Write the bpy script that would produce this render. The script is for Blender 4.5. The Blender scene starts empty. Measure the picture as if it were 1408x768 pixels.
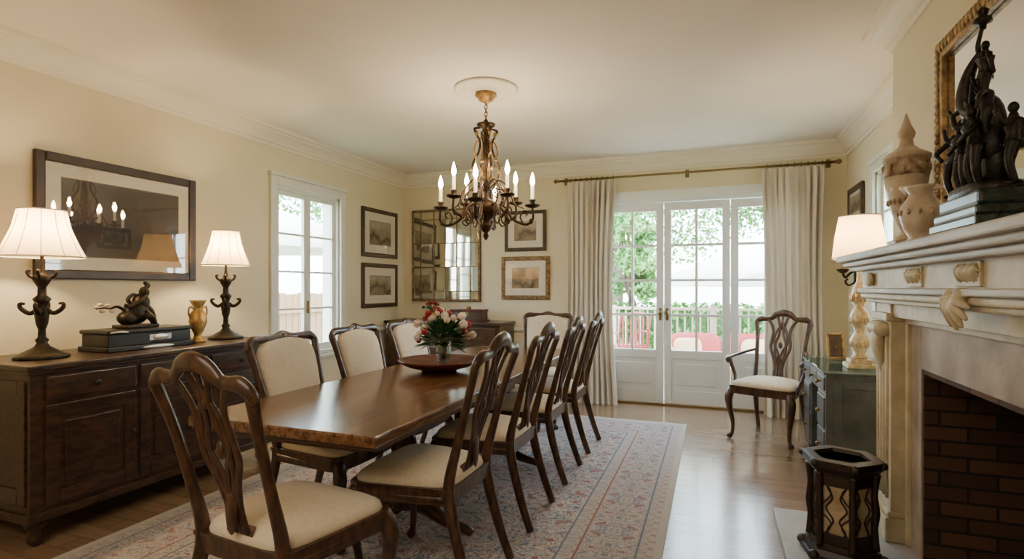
import bpy, bmesh, math, random
from mathutils import Vector, Matrix
random.seed(7)
K=1.08
scene=bpy.context.scene
pi=math.pi
# ------------------------------------------------------------ materials
def newmat(name):
    m=bpy.data.materials.new(name); m.use_nodes=True
    nt=m.node_tree; b=nt.nodes['Principled BSDF']
    return m,nt,b
def rgba(c): return (c[0],c[1],c[2],1)
def M(name,col,rough=.5,metal=0,col2=None,scale=8,stretch=(1,1,1),bump=0,bscale=None,detail=4,lo=.35,hi=.65,emis=None,es=0,coat=0,sheen=0,dist=0,spec=None):
    m,nt,b=newmat(name)
    b.inputs['Base Color'].default_value=rgba(col)
    b.inputs['Roughness'].default_value=rough
    b.inputs['Metallic'].default_value=metal
    if spec is not None: b.inputs['Specular IOR Level'].default_value=spec
    if coat: b.inputs['Coat Weight'].default_value=coat; b.inputs['Coat Roughness'].default_value=.12
    if sheen: b.inputs['Sheen Weight'].default_value=sheen
    if emis: b.inputs['Emission Color'].default_value=rgba(emis); b.inputs['Emission Strength'].default_value=es
    tc=nt.nodes.new('ShaderNodeTexCoord'); mp=nt.nodes.new('ShaderNodeMapping')
    mp.inputs['Scale'].default_value=stretch
    nt.links.new(tc.outputs['Object'],mp.inputs['Vector'])
    if col2:
        n=nt.nodes.new('ShaderNodeTexNoise'); n.inputs['Scale'].default_value=scale; n.inputs['Detail'].default_value=detail
        n.inputs['Distortion'].default_value=dist
        r=nt.nodes.new('ShaderNodeValToRGB'); r.color_ramp.elements[0].position=lo; r.color_ramp.elements[1].position=hi
        r.color_ramp.elements[0].color=rgba(col); r.color_ramp.elements[1].color=rgba(col2)
        nt.links.new(mp.outputs[0],n.inputs['Vector']); nt.links.new(n.outputs[0],r.inputs[0]); nt.links.new(r.outputs[0],b.inputs['Base Color'])
    if bump:
        n2=nt.nodes.new('ShaderNodeTexNoise'); n2.inputs['Scale'].default_value=bscale or scale; n2.inputs['Detail'].default_value=4
        bp=nt.nodes.new('ShaderNodeBump'); bp.inputs['Strength'].default_value=bump; bp.inputs['Distance'].default_value=.01
        nt.links.new(mp.outputs[0],n2.inputs['Vector']); nt.links.new(n2.outputs[0],bp.inputs['Height']); nt.links.new(bp.outputs[0],b.inputs['Normal'])
    return m
wallm=M('wall_paint',(.73,.66,.47),.8,col2=(.76,.69,.50),scale=3,bump=.08,bscale=40)
ceilm=M('ceiling_paint',(.82,.765,.68),.85,col2=(.86,.80,.715),scale=1.5,bump=.1,bscale=6)
trimm=M('cream_trim',(.82,.77,.64),.45)
doorm=M('white_paint',(.77,.80,.79),.35)
winm=M('window_paint',(.74,.76,.70),.4)
darkwood=M('dark_walnut',(.026,.012,.006),.32,col2=(.070,.031,.015),scale=5,stretch=(2,12,12),coat=.15)
chairwood=M('carved_mahogany',(.022,.0095,.0045),.3,col2=(.080,.034,.015),scale=9,stretch=(4,4,1.5),coat=.2)
sidewood=M('sideboard_walnut',(.014,.0065,.0035),.36,col2=(.062,.028,.014),scale=4,stretch=(10,2,8),dist=1.0,coat=.1)
tablewood=M('table_walnut',(.055,.023,.009),.22,col2=(.22,.105,.045),scale=3.2,stretch=(9,1.0,9),dist=1.2,coat=.3,detail=7)
blackwood=M('black_lacquer',(.007,.006,.005),.35)
framebrown=M('print_frame_wood',(.012,.006,.004),.4,col2=(.03,.014,.008),scale=10)
bronze=M('dark_bronze',(.016,.012,.009),.42,.6,col2=(.05,.035,.022),scale=30,bump=.3,bscale=60)
blackbronze=M('black_bronze',(.009,.008,.007),.38,.5,col2=(.024,.018,.013),scale=30,bump=.3,bscale=60)
iron=M('wrought_iron',(.016,.010,.006),.42,.75,col2=(.085,.045,.02),scale=40)
gold=M('antique_gold',(.45,.27,.09),.38,.8,col2=(.20,.11,.04),scale=35,bump=.3,bscale=70)
olgold=M('worn_gilt_frame',(.30,.19,.08),.45,.6,col2=(.08,.048,.025),scale=30,bump=.4,bscale=60)
brass=M('aged_brass',(.24,.17,.07),.35,.85)
fabric=M('cream_upholstery',(.64,.555,.42),.85,col2=(.70,.62,.49),scale=60,bump=.15,bscale=220,sheen=.1)
mantelm=M('cream_mantel_paint',(.50,.42,.26),.5,col2=(.63,.55,.38),scale=12,bump=.15,bscale=35)
shelfm=M('distressed_shelf_paint',(.34,.31,.28),.5,col2=(.60,.57,.52),scale=9,stretch=(1,.3,3))
slipm=M('stone_slip',(.26,.20,.145),.6,col2=(.41,.33,.25),scale=5,bump=.2,bscale=30)
hearthm=M('hearth_stone',(.32,.33,.34),.5,col2=(.42,.42,.43),scale=4)
porc=M('urn_ceramic',(.46,.35,.24),.4,col2=(.62,.53,.40),scale=14,coat=.2)
porc2=M('urn_relief_ceramic',(.22,.13,.07),.5,col2=(.52,.41,.28),scale=30,bump=.6,bscale=45)
marble=M('green_marble',(.008,.018,.015),.25,col2=(.03,.055,.045),scale=14,dist=2)
greypaint=M('desk_grey_paint',(.060,.066,.068),.4,col2=(.11,.12,.12),scale=8)
red=M('red_lacquer',(.12,.018,.012),.3,col2=(.05,.010,.007),scale=18)
matb=M('picture_mat',(.78,.73,.62),.8)
wax=M('candle_wax',(.85,.78,.62),.5,emis=(1,.72,.40),es=2.5)
flame=M('candle_bulb_glow',(1,.8,.5),.5,emis=(1,.78,.48),es=180)
amber=M('amber_glass_panel',(.32,.24,.14),.25,col2=(.58,.48,.32),scale=9)
green=M('leaf_green',(.012,.05,.01),.6,col2=(.04,.12,.025),scale=20)
white=M('white_petal',(.80,.66,.58),.6,col2=(.85,.78,.70),scale=14)
redp=M('red_petal',(.32,.012,.015),.6)
stone=M('deck_boards',(.52,.46,.41),.7,col2=(.60,.54,.48),scale=4,stretch=(1,12,1))
fencew=M('fence_wood',(.38,.21,.12),.7,col2=(.48,.29,.18),scale=6,stretch=(8,8,1))
railw=M('railing_wood',(.46,.35,.28),.7,col2=(.56,.45,.37),scale=6,stretch=(8,8,1))
foliage=M('tree_foliage',(.04,.17,.04),.7,col2=(.18,.40,.10),scale=3)
bark=M('tree_bark',(.05,.035,.025),.9,col2=(.11,.085,.06),scale=12,bump=.5)
umb=M('umbrella_canvas',(.90,.90,.90),.8)
cush=M('patio_cushion_red',(.58,.10,.11),.8); cush2=M('patio_cushion_cream',(.88,.66,.40),.8)
grass=M('garden_ground',(.22,.32,.14),.9,col2=(.30,.40,.20),scale=5)
silver=M('silver_inlay',(.65,.62,.55),.3,.8)
mirrorm=M('mirror_glass',(.86,.86,.84),.03,1)
oldmirror=M('antique_mirror_glass',(.42,.40,.33),.05,1,col2=(.56,.54,.46),scale=4)
def shadem():
    m,nt,b=newmat('lamp_shade_linen'); nt.nodes.remove(b); o=nt.nodes['Material Output']
    d=nt.nodes.new('ShaderNodeBsdfDiffuse'); d.inputs[0].default_value=(.80,.66,.44,1)
    t=nt.nodes.new('ShaderNodeBsdfTranslucent'); t.inputs[0].default_value=(.97,.74,.44,1)
    mx=nt.nodes.new('ShaderNodeMixShader'); mx.inputs[0].default_value=.6
    nt.links.new(d.outputs[0],mx.inputs[1]); nt.links.new(t.outputs[0],mx.inputs[2]); nt.links.new(mx.outputs[0],o.inputs[0]); return m
shade=shadem()
def curtm():
    m,nt,b=newmat('curtain_linen'); nt.nodes.remove(b); o=nt.nodes['Material Output']
    d=nt.nodes.new('ShaderNodeBsdfDiffuse'); d.inputs[0].default_value=(.73,.67,.57,1)
    t=nt.nodes.new('ShaderNodeBsdfTranslucent'); t.inputs[0].default_value=(.76,.67,.54,1)
    mx=nt.nodes.new('ShaderNodeMixShader'); mx.inputs[0].default_value=.06
    nt.links.new(d.outputs[0],mx.inputs[1]); nt.links.new(t.outputs[0],mx.inputs[2]); nt.links.new(mx.outputs[0],o.inputs[0]); return m
curt=curtm()
def glassm(name,tint,f):
    m,nt,b=newmat(name); nt.nodes.remove(b); o=nt.nodes['Material Output']
    t=nt.nodes.new('ShaderNodeBsdfTransparent'); t.inputs[0].default_value=rgba(tint)
    g=nt.nodes.new('ShaderNodeBsdfGlossy'); g.inputs['Roughness'].default_value=.02
    mx=nt.nodes.new('ShaderNodeMixShader'); mx.inputs[0].default_value=f
    nt.links.new(t.outputs[0],mx.inputs[1]); nt.links.new(g.outputs[0],mx.inputs[2]); nt.links.new(mx.outputs[0],o.inputs[0]); return m
pane=glassm('window_glass',(.97,1,.99),.06)
picglass=glassm('picture_glass',(1,1,1),.06)
tglass=glassm('glass_top',(.80,.93,.90),.30)
vglass=glassm('vase_glass',(.85,.9,.9),.22)
def floorm():
    m,nt,b=newmat('oak_floor_boards')
    tc=nt.nodes.new('ShaderNodeTexCoord')
    br=nt.nodes.new('ShaderNodeTexBrick'); br.inputs['Scale'].default_value=1; br.inputs['Brick Width'].default_value=1.6; br.inputs['Row Height'].default_value=.12
    br.inputs['Mortar Size'].default_value=.0015; br.inputs['Color1'].default_value=(.29,.18,.105,1); br.inputs['Color2'].default_value=(.38,.25,.16,1); br.inputs['Mortar'].default_value=(.12,.07,.04,1)
    nt.links.new(tc.outputs['Object'],br.inputs[0])
    n=nt.nodes.new('ShaderNodeTexNoise'); n.inputs['Scale'].default_value=4; n.inputs['Detail'].default_value=5
    mp2=nt.nodes.new('ShaderNodeMapping'); mp2.inputs['Scale'].default_value=(1,14,1); nt.links.new(tc.outputs['Object'],mp2.inputs[0]); nt.links.new(mp2.outputs[0],n.inputs[0])
    mx=nt.nodes.new('ShaderNodeMixRGB'); mx.blend_type='MULTIPLY'; mx.inputs[0].default_value=.4
    nt.links.new(br.outputs[0],mx.inputs[1]); nt.links.new(n.outputs[0],mx.inputs[2]); nt.links.new(mx.outputs[0],b.inputs['Base Color'])
    b.inputs['Roughness'].default_value=.22; b.inputs['Coat Weight'].default_value=.6; b.inputs['Coat Roughness'].default_value=.14
    return m
floorM=floorm()
def brickm():
    m,nt,b=newmat('sooty_firebrick')
    tc=nt.nodes.new('ShaderNodeTexCoord'); sp=nt.nodes.new('ShaderNodeSeparateXYZ'); cb=nt.nodes.new('ShaderNodeCombineXYZ')
    nt.links.new(tc.outputs['Object'],sp.inputs[0])
    ad=nt.nodes.new('ShaderNodeMath'); nt.links.new(sp.outputs[0],ad.inputs[0]); nt.links.new(sp.outputs[1],ad.inputs[1])
    nt.links.new(ad.outputs[0],cb.inputs[0]); nt.links.new(sp.outputs[2],cb.inputs[1])
    br=nt.nodes.new('ShaderNodeTexBrick'); br.inputs['Scale'].default_value=1; br.inputs['Brick Width'].default_value=.22; br.inputs['Row Height'].default_value=.07; br.inputs['Mortar Size'].default_value=.006
    br.inputs['Color1'].default_value=(.105,.052,.030,1); br.inputs['Color2'].default_value=(.045,.026,.018,1); br.inputs['Mortar'].default_value=(.020,.015,.012,1)
    nt.links.new(cb.outputs[0],br.inputs[0]); nt.links.new(br.outputs[0],b.inputs['Base Color']); b.inputs['Roughness'].default_value=.9
    bp=nt.nodes.new('ShaderNodeBump'); bp.inputs['Strength'].default_value=.5; bp.invert=True; bp.inputs['Distance'].default_value=.01
    nt.links.new(br.outputs['Fac'],bp.inputs['Height']); nt.links.new(bp.outputs[0],b.inputs['Normal'])
    return m
brickM=brickm()
def rugm(name,cell,cols,sc):
    m,nt,b=newmat(name)
    tc=nt.nodes.new('ShaderNodeTexCoord'); sp=nt.nodes.new('ShaderNodeSeparateXYZ'); cb=nt.nodes.new('ShaderNodeCombineXYZ')
    nt.links.new(tc.outputs['Object'],sp.inputs[0])
    for i in range(2):
        p=nt.nodes.new('ShaderNodeMath'); p.operation='PINGPONG'; p.inputs[1].default_value=cell*(1 if i==0 else 1.35)
        nt.links.new(sp.outputs[i],p.inputs[0]); nt.links.new(p.outputs[0],cb.inputs[i])
    v=nt.nodes.new('ShaderNodeTexNoise'); v.inputs['Scale'].default_value=sc; v.inputs['Detail'].default_value=2.5; v.inputs['Distortion'].default_value=1.6
    nt.links.new(cb.outputs[0],v.inputs[0])
    r=nt.nodes.new('ShaderNodeValToRGB'); r.color_ramp.interpolation='CONSTANT'
    e=r.color_ramp.elements; e[0].position=0; e[0].color=rgba(cols[0]); e[1].position=.40; e[1].color=rgba(cols[1])
    for p,c in ((.455,cols[2]),(.48,cols[3]),(.53,cols[1]),(.56,cols[4]),(.60,cols[2])):
        q=e.new(p); q.color=rgba(c)
    nt.links.new(v.outputs[0],r.inputs[0])
    n=nt.nodes.new('ShaderNodeTexNoise'); n.inputs['Scale'].default_value=2.2; n.inputs['Detail'].default_value=6
    nt.links.new(tc.outputs['Object'],n.inputs[0])
    mx=nt.nodes.new('ShaderNodeMixRGB'); mx.inputs[2].default_value=(.40,.40,.42,1)
    mm=nt.nodes.new('ShaderNodeMath'); mm.operation='MULTIPLY'; mm.inputs[1].default_value=.5
    nt.links.new(n.outputs[0],mm.inputs[0]); nt.links.new(mm.outputs[0],mx.inputs[0]); nt.links.new(r.outputs[0],mx.inputs[1]); nt.links.new(mx.outputs[0],b.inputs['Base Color'])
    b.inputs['Roughness'].default_value=.95; b.inputs['Specular IOR Level'].default_value=.1
    return m
rugfield=rugm('rug_field',.34,[(.10,.14,.23),(.42,.395,.37),(.29,.085,.07),(.54,.50,.46),(.14,.18,.27)],13)
rugborder=rugm('rug_border',.17,[(.12,.16,.24),(.42,.395,.37),(.29,.10,.085),(.50,.465,.43),(.17,.20,.27)],19)
rugband=rugm('rug_band',.06,[(.14,.16,.22),(.46,.42,.39),(.30,.15,.12),(.52,.48,.44),(.22,.24,.30)],36)
def artm(name,sky,land,dark,zlo,zhi,sc=5):
    m,nt,b=newmat(name)
    tc=nt.nodes.new('ShaderNodeTexCoord'); sp=nt.nodes.new('ShaderNodeSeparateXYZ'); nt.links.new(tc.outputs['Object'],sp.inputs[0])
    mr=nt.nodes.new('ShaderNodeMapRange'); mr.inputs[1].default_value=zlo*K; mr.inputs[2].default_value=zhi*K; nt.links.new(sp.outputs[2],mr.inputs[0])
    n=nt.nodes.new('ShaderNodeTexNoise'); n.inputs['Scale'].default_value=sc; n.inputs['Detail'].default_value=6; nt.links.new(tc.outputs['Object'],n.inputs[0])
    s=nt.nodes.new('ShaderNodeMath'); s.operation='MULTIPLY_ADD'; s.inputs[1].default_value=1.1; nt.links.new(n.outputs[0],s.inputs[0]); nt.links.new(mr.outputs[0],s.inputs[2])
    d=nt.nodes.new('ShaderNodeMath'); d.operation='SUBTRACT'; d.inputs[1].default_value=.55; nt.links.new(s.outputs[0],d.inputs[0])
    r=nt.nodes.new('ShaderNodeValToRGB'); e=r.color_ramp.elements
    e[0].position=.15; e[0].color=rgba(land); e[1].position=.8; e[1].color=rgba(sky)
    q=e.new(.38); q.color=rgba(dark); q=e.new(.5); q.color=rgba(land)
    nt.links.new(d.outputs[0],r.inputs[0]); nt.links.new(r.outputs[0],b.inputs['Base Color']); b.inputs['Roughness'].default_value=.6
    return m
# ------------------------------------------------------------ mesh builder
def catmull(P,R,sub):
    out=[];ro=[]
    n=len(P)
    for i in range(n-1):
        p0=P[max(i-1,0)];p1=P[i];p2=P[i+1];p3=P[min(i+2,n-1)]
        for k in range(sub):
            t=k/sub
            out.append(.5*((2*p1)+(p2-p0)*t+(2*p0-5*p1+4*p2-p3)*t*t+(3*p1-p0-3*p2+p3)*t**3))
            ro.append(tuple(a+(b-a)*t for a,b in zip(R[i],R[i+1])))
    out.append(P[-1]);ro.append(R[-1]); return out,ro
class MB:
    def __init__(s,name): s.n=name;s.v=[];s.f=[];s.m=[];s.fm=[];s.sm=[]
    def add(s,vs,fs,mat,smooth=True,T=None):
        if mat not in s.m: s.m.append(mat)
        k=s.m.index(mat);o=len(s.v)
        for v in vs:
            v=Vector(v); s.v.append(T@v if T else v)
        for f in fs: s.f.append([i+o for i in f]);s.fm.append(k);s.sm.append(smooth)
        return s
    def box(s,lo,hi,mat,bev=0,T=None):
        lo=Vector(lo);hi=Vector(hi); c=(lo+hi)/2; d=hi-lo
        bm=bmesh.new(); bmesh.ops.create_cube(bm,size=1)
        for v in bm.verts: v.co=Vector((v.co.x*d.x+c.x,v.co.y*d.y+c.y,v.co.z*d.z+c.z))
        if bev: bmesh.ops.bevel(bm,geom=bm.edges[:],offset=min(bev,min(abs(x) for x in d)*.45),segments=2,affect='EDGES',profile=.5)
        bm.verts.index_update()
        s.add([v.co.copy() for v in bm.verts],[[v.index for v in f.verts] for f in bm.faces],mat,False,T); bm.free(); return s
    def lathe(s,prof,c,mat,n=28,T=None,smooth=True,axis='z'):
        vs=[];fs=[];m=len(prof); c=Vector(c)
        for (r,z) in prof:
            for k in range(n):
                a=2*pi*k/n+ (pi/n); x,y=r*math.cos(a),r*math.sin(a)
                p=(x,y,z) if axis=='z' else ((z,x,y) if axis=='x' else (x,z,y))
                vs.append(c+Vector(p))
        for i in range(m-1):
            for k in range(n):
                fs.append([i*n+k,i*n+(k+1)%n,(i+1)*n+(k+1)%n,(i+1)*n+k])
        if prof[0][0]>.0005: fs.append([k for k in range(n)][::-1])
        if prof[-1][0]>.0005: fs.append([(m-1)*n+k for k in range(n)])
        return s.add(vs,fs,mat,smooth,T)
    def open_lathe(s,prof,c,mat,n=32):
        vs=[];fs=[];c=Vector(c)
        for (r,z) in prof:
            for k in range(n):
                a=2*pi*k/n; vs.append(c+Vector((r*math.cos(a),r*math.sin(a),z)))
        for i in range(len(prof)-1):
            for k in range(n): fs.append([i*n+k,i*n+(k+1)%n,(i+1)*n+(k+1)%n,(i+1)*n+k])
        return s.add(vs,fs,mat,True)
    def tube(s,P,r,mat,n=8,sub=5,side=None,T=None):
        P=[Vector(p) for p in P]
        if not isinstance(r,(list,tuple)): r=[r]*len(P)
        elif len(r)==2 and len(P)!=2: r=[tuple(r)]*len(P)
        R=[(x,x) if not isinstance(x,(tuple,list)) else tuple(x) for x in r]
        if sub>1 and len(P)>2: P,R=catmull(P,R,sub)
        S=Vector(side) if side else None
        vs=[];prev=None;N=len(P)
        for i,p in enumerate(P):
            t=(P[min(i+1,N-1)]-P[max(i-1,0)])
            if t.length<1e-9: t=Vector((0,0,1))
            t.normalize()
            if S is not None: a=S-t*S.dot(t)
            elif prev is None:
                q=Vector((1,0,0)) if abs(t.x)<.8 else Vector((0,1,0)); a=q-t*q.dot(t)
            else: a=prev-t*prev.dot(t)
            if a.length<1e-6: a=prev or Vector((1,0,0))
            a=a.normalized(); prev=a; b=t.cross(a)
            for k in range(n):
                an=2*pi*k/n
                vs.append(p+a*(R[i][0]*math.cos(an))+b*(R[i][1]*math.sin(an)))
        fs=[[i*n+k,i*n+(k+1)%n,(i+1)*n+(k+1)%n,(i+1)*n+k] for i in range(N-1) for k in range(n)]
        fs.append(list(range(n))[::-1]); fs.append([(N-1)*n+k for k in range(n)])
        return s.add(vs,fs,mat,True,T)
    def ell(s,c,r,mat,nu=16,nv=10,e=1,ez=None,fn=None,T=None):
        ez=ez or e; c=Vector(c); vs=[];fs=[]
        sp=lambda x,p:math.copysign(abs(x)**p,x)
        for j in range(nv+1):
            ph=-pi/2+pi*j/nv
            for i in range(nu):
                th=2*pi*i/nu
                cp=sp(math.cos(ph),ez)
                v=Vector((r[0]*cp*sp(math.cos(th),e),r[1]*cp*sp(math.sin(th),e),r[2]*sp(math.sin(ph),ez)))
                v=v+c if fn is None else fn(v)+c
                vs.append(v)
        for j in range(nv):
            for i in range(nu): fs.append([j*nu+i,j*nu+(i+1)%nu,(j+1)*nu+(i+1)%nu,(j+1)*nu+i])
        return s.add(vs,fs,mat,True,T)
    def prism(s,poly,z0,z1,mat,T=None,smooth=False):
        n=len(poly); vs=[(x,y,z0) for x,y in poly]+[(x,y,z1) for x,y in poly]
        fs=[[i,(i+1)%n,n+(i+1)%n,n+i] for i in range(n)]+[list(range(n))[::-1],list(range(n,2*n))]
        return s.add(vs,fs,mat,smooth,T)
    def done(s,loc=(0,0,0),rz=0,parent=None):
        me=bpy.data.meshes.new(s.n)
        me.from_pydata([tuple(v*K) for v in s.v],[],s.f)
        for m in s.m: me.materials.append(m)
        me.polygons.foreach_set('material_index',s.fm); me.polygons.foreach_set('use_smooth',s.sm)
        me.validate(); me.update()
        bm=bmesh.new(); bm.from_mesh(me); bmesh.ops.recalc_face_normals(bm,faces=bm.faces[:]); bm.to_mesh(me); bm.free()
        o=bpy.data.objects.new(s.n,me); scene.collection.objects.link(o)
        o.location=Vector(loc)*K; o.rotation_euler=(0,0,math.radians(rz))
        if parent: o.parent=parent
        return o
def light(name,kind,loc,power,col,size=.03,parent=None,rot=None,sy=None):
    l=bpy.data.lights.new(name,kind); l.energy=power; l.color=col
    if kind=='POINT': l.shadow_soft_size=size
    if kind=='AREA': l.size=size; 
    if kind=='AREA' and sy: l.shape='RECTANGLE'; l.size_y=sy
    o=bpy.data.objects.new(name,l); scene.collection.objects.link(o)
    if parent: o.parent=parent; o.location=(Vector(loc)*K)-parent.location
    else: o.location=Vector(loc)*K
    if rot: o.rotation_euler=rot
    return o
def sweep(name,path,prof,mat,closed=False):
    n=len(path);P=[Vector(p) for p in path]
    E=[];cnt=n if closed else n-1
    for i in range(cnt):
        d=(P[(i+1)%n]-P[i]).normalized(); E.append(Vector((-d.y,d.x)))
    b=MB(name);vs=[];fs=[];m=len(prof)
    for i in range(n):
        if closed: a,c=E[i-1],E[i]
        else: a=E[max(i-1,0)];c=E[min(i,cnt-1)]
        o=(a+c)/(1+a.dot(c))
        for d,z in prof:
            q=P[i]+o*d; vs.append((q.x,q.y,z))
    for i in range(cnt):
        j=(i+1)%n
        for k in range(m): fs.append([i*m+k,i*m+(k+1)%m,j*m+(k+1)%m,j*m+k])
    if not closed: fs+= [list(range(m)),[(n-1)*m+k for k in range(m)][::-1]]
    b.add(vs,fs,mat,False); return b.done()
# ------------------------------------------------------------ room
XL,XR,YB,YF,CH=-3.67,1.20,5.92,-2.0,2.65
BX=.90; B0,B1=.95,3.40
MB('floor').box((XL-.2,YF-.2,-.12),(XR+.45,YB+.2,0),floorM).done()
MB('ceiling').box((XL-.2,YF-.2,CH),(XR+.45,YB+.2,CH+.15),ceilm).done()
w=MB('wall_left'); wy0,wy1,wz0,wz1=3.79,4.66,.60,2.17
w.box((XL-.2,YF-.2,0),(XL,wy0,CH),wallm).box((XL-.2,wy1,0),(XL,YB+.2,CH),wallm).box((XL-.2,wy0,0),(XL,wy1,wz0),wallm).box((XL-.2,wy0,wz1),(XL,wy1,CH),wallm).done()
dx0,dx1,dz1=-1.18,.86,2.20
MB('wall_back').box((XL,YB,0),(dx0,YB+.2,CH),wallm).box((dx1,YB,0),(XR+.2,YB+.2,CH),wallm).box((dx0,YB,dz1),(dx1,YB+.2,CH),wallm).done()
w=MB('wall_right'); ry0,ry1=4.40,4.95
w.box((XR,B1,0),(XR+.2,ry0,CH),wallm).box((XR,ry1,0),(XR+.2,YB,CH),wallm).box((XR,ry0,0),(XR+.2,ry1,1.0),wallm).box((XR,ry0,2.15),(XR+.2,ry1,CH),wallm)
w.box((XR,YF,0),(XR+.2,B0,CH),wallm).done()
MB('wall_front').box((XL,YF-.2,0),(XR+.2,YF,CH),wallm).done()
fy0,fy1,fz=1.74,2.86,.89
w=MB('wall_chimney_breast')
w.box((BX,B0,0),(BX+.1,fy0,CH),wallm).box((BX,fy1,0),(BX+.1,B1,CH),wallm).box((BX,fy0,fz),(BX+.1,fy1,CH),wallm)
w.box((BX+.1,B1-.1,0),(XR+.2,B1,CH),wallm).box((BX+.1,B0,0),(XR+.2,B0+.1,CH),wallm).done()
w=MB('wall_firebox')
w.box((.868,fy1-.015,.046),(XR+.3,fy1-.001,fz-.001),brickM).box((.868,fy0+.001,.046),(XR+.3,fy0+.015,fz-.001),brickM).box((.868,fy0,fz-.02),(BX+.12,fy1,fz-.002),brickM)
w.box((BX+.1,fy1,0),(XR+.3,fy1+.05,fz+.3),brickM).box((BX+.1,fy0-.05,0),(XR+.3,fy0,fz+.3),brickM).box((XR+.25,fy0,0),(XR+.3,fy1,fz+.3),brickM).box((BX+.1,fy0,fz+.1),(XR+.25,fy1,fz+.15),brickM)
w.box((BX+.005,fy0,0),(XR+.25,fy1,.046),brickM)
w.done()
crown=[(0,CH-.15),(.012,CH-.15),(.014,CH-.125),(.03,CH-.12),(.035,CH-.10),(.06,CH-.065),(.085,CH-.045),(.09,CH-.03),(.115,CH-.028),(.12,CH-.001),(0,CH-.001)]
path=[(XR,YF),(XR,B0),(BX,B0),(BX,B1),(XR,B1),(XR,YB),(XL,YB),(XL,YF)]
sweep('trim_crown',path,crown,trimm,True)
bb=[(0,0),(.02,0),(.02,.10),(.012,.12),(.006,.135),(0,.135)]
sweep('baseboard_left',[(dx0-.09,YB),(XL,YB),(XL,YF)],bb,trimm)
sweep('baseboard_right',[(XR,B1),(XR,YB),(dx1+.09,YB)],bb,trimm)
cr=[(0,.73),(.014,.735),(.03,.755),(.03,.77),(.012,.785),(0,.79)]
sweep('trim_chair_rail',[(dx0-.09,YB),(XL,YB),(XL,wy1+.1)],cr,trimm)
t=MB('trim_door_casing')
for a,b in (((dx0-.085,YB-.025,0),(dx0+.005,YB+.0,dz1+.085)),((dx1-.005,YB-.025,0),(dx1+.085,YB,dz1+.085)),((dx0,YB-.025,dz1-.005),(dx1,YB,dz1+.085))): t.box(a,b,doorm,.006)
t.box((dx0,YB,0),(dx0+.03,YB+.2,dz1),doorm).box((dx1-.03,YB,0),(dx1,YB+.2,dz1),doorm).box((dx0,YB,dz1-.04),(dx1,YB+.2,dz1),doorm).box((dx0,YB,0),(dx1,YB+.2,.015),brass)
t.done()
def leaf(name,x0,x1,z0,z1,y,cols,rows,zp,knob=None):
    d=MB(name); th=.022; st=.075
    d.box((x0,y-th,z0),(x0+st,y+th,z1),doorm,.004).box((x1-st,y-th,z0),(x1,y+th,z1),doorm,.004)
    d.box((x0+st,y-th,z1-.085),(x1-st,y+th,z1),doorm,.004).box((x0+st,y-th,z0),(x1-st,y+th,z0+.14),doorm,.004).box((x0+st,y-th,zp-.09),(x1-st,y+th,zp),doorm,.004)
    gx0,gx1,gz0,gz1=x0+st,x1-st,zp,z1-.085
    d.box((gx0,y-.008,z0+.14),(gx1,y+.008,zp-.09),doorm); d.box((gx0+.05,y-.02,z0+.19),(gx1-.05,y+.02,zp-.14),doorm,.012)
    for i in range(1,cols):
        x=gx0+(gx1-gx0)*i/cols; d.box((x-.013,y-.016,gz0),(x+.013,y+.016,gz1),doorm)
    for i in range(1,rows):
        z=gz0+(gz1-gz0)*i/rows; d.box((gx0,y-.015,z-.013),(gx1,y+.015,z+.013),doorm)
    d.box((gx0,y-.003,gz0),(gx1,y+.003,gz1),pane)
    if knob:
        d.box((knob-.014,y-th-.006,.90),(knob+.014,y-th,1.03),brass,.003); d.lathe([(.0001,-.06),(.02,-.055),(.026,-.04),(.02,-.028),(.009,-.022),(.009,0)],(knob,y-th,.98),brass,16,axis='y')
    return d.done()
dy=YB+.06; W=(dx1-dx0-.06)/3; a0=dx0+.03
for i in range(3):
    kx=[a0+W-.035,a0+W+.035,None][i]
    leaf('door_%d'%(i+1),a0+W*i+.003,a0+W*(i+1)-.003,.02,dz1-.045,dy,2,4,.585,kx)
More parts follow.
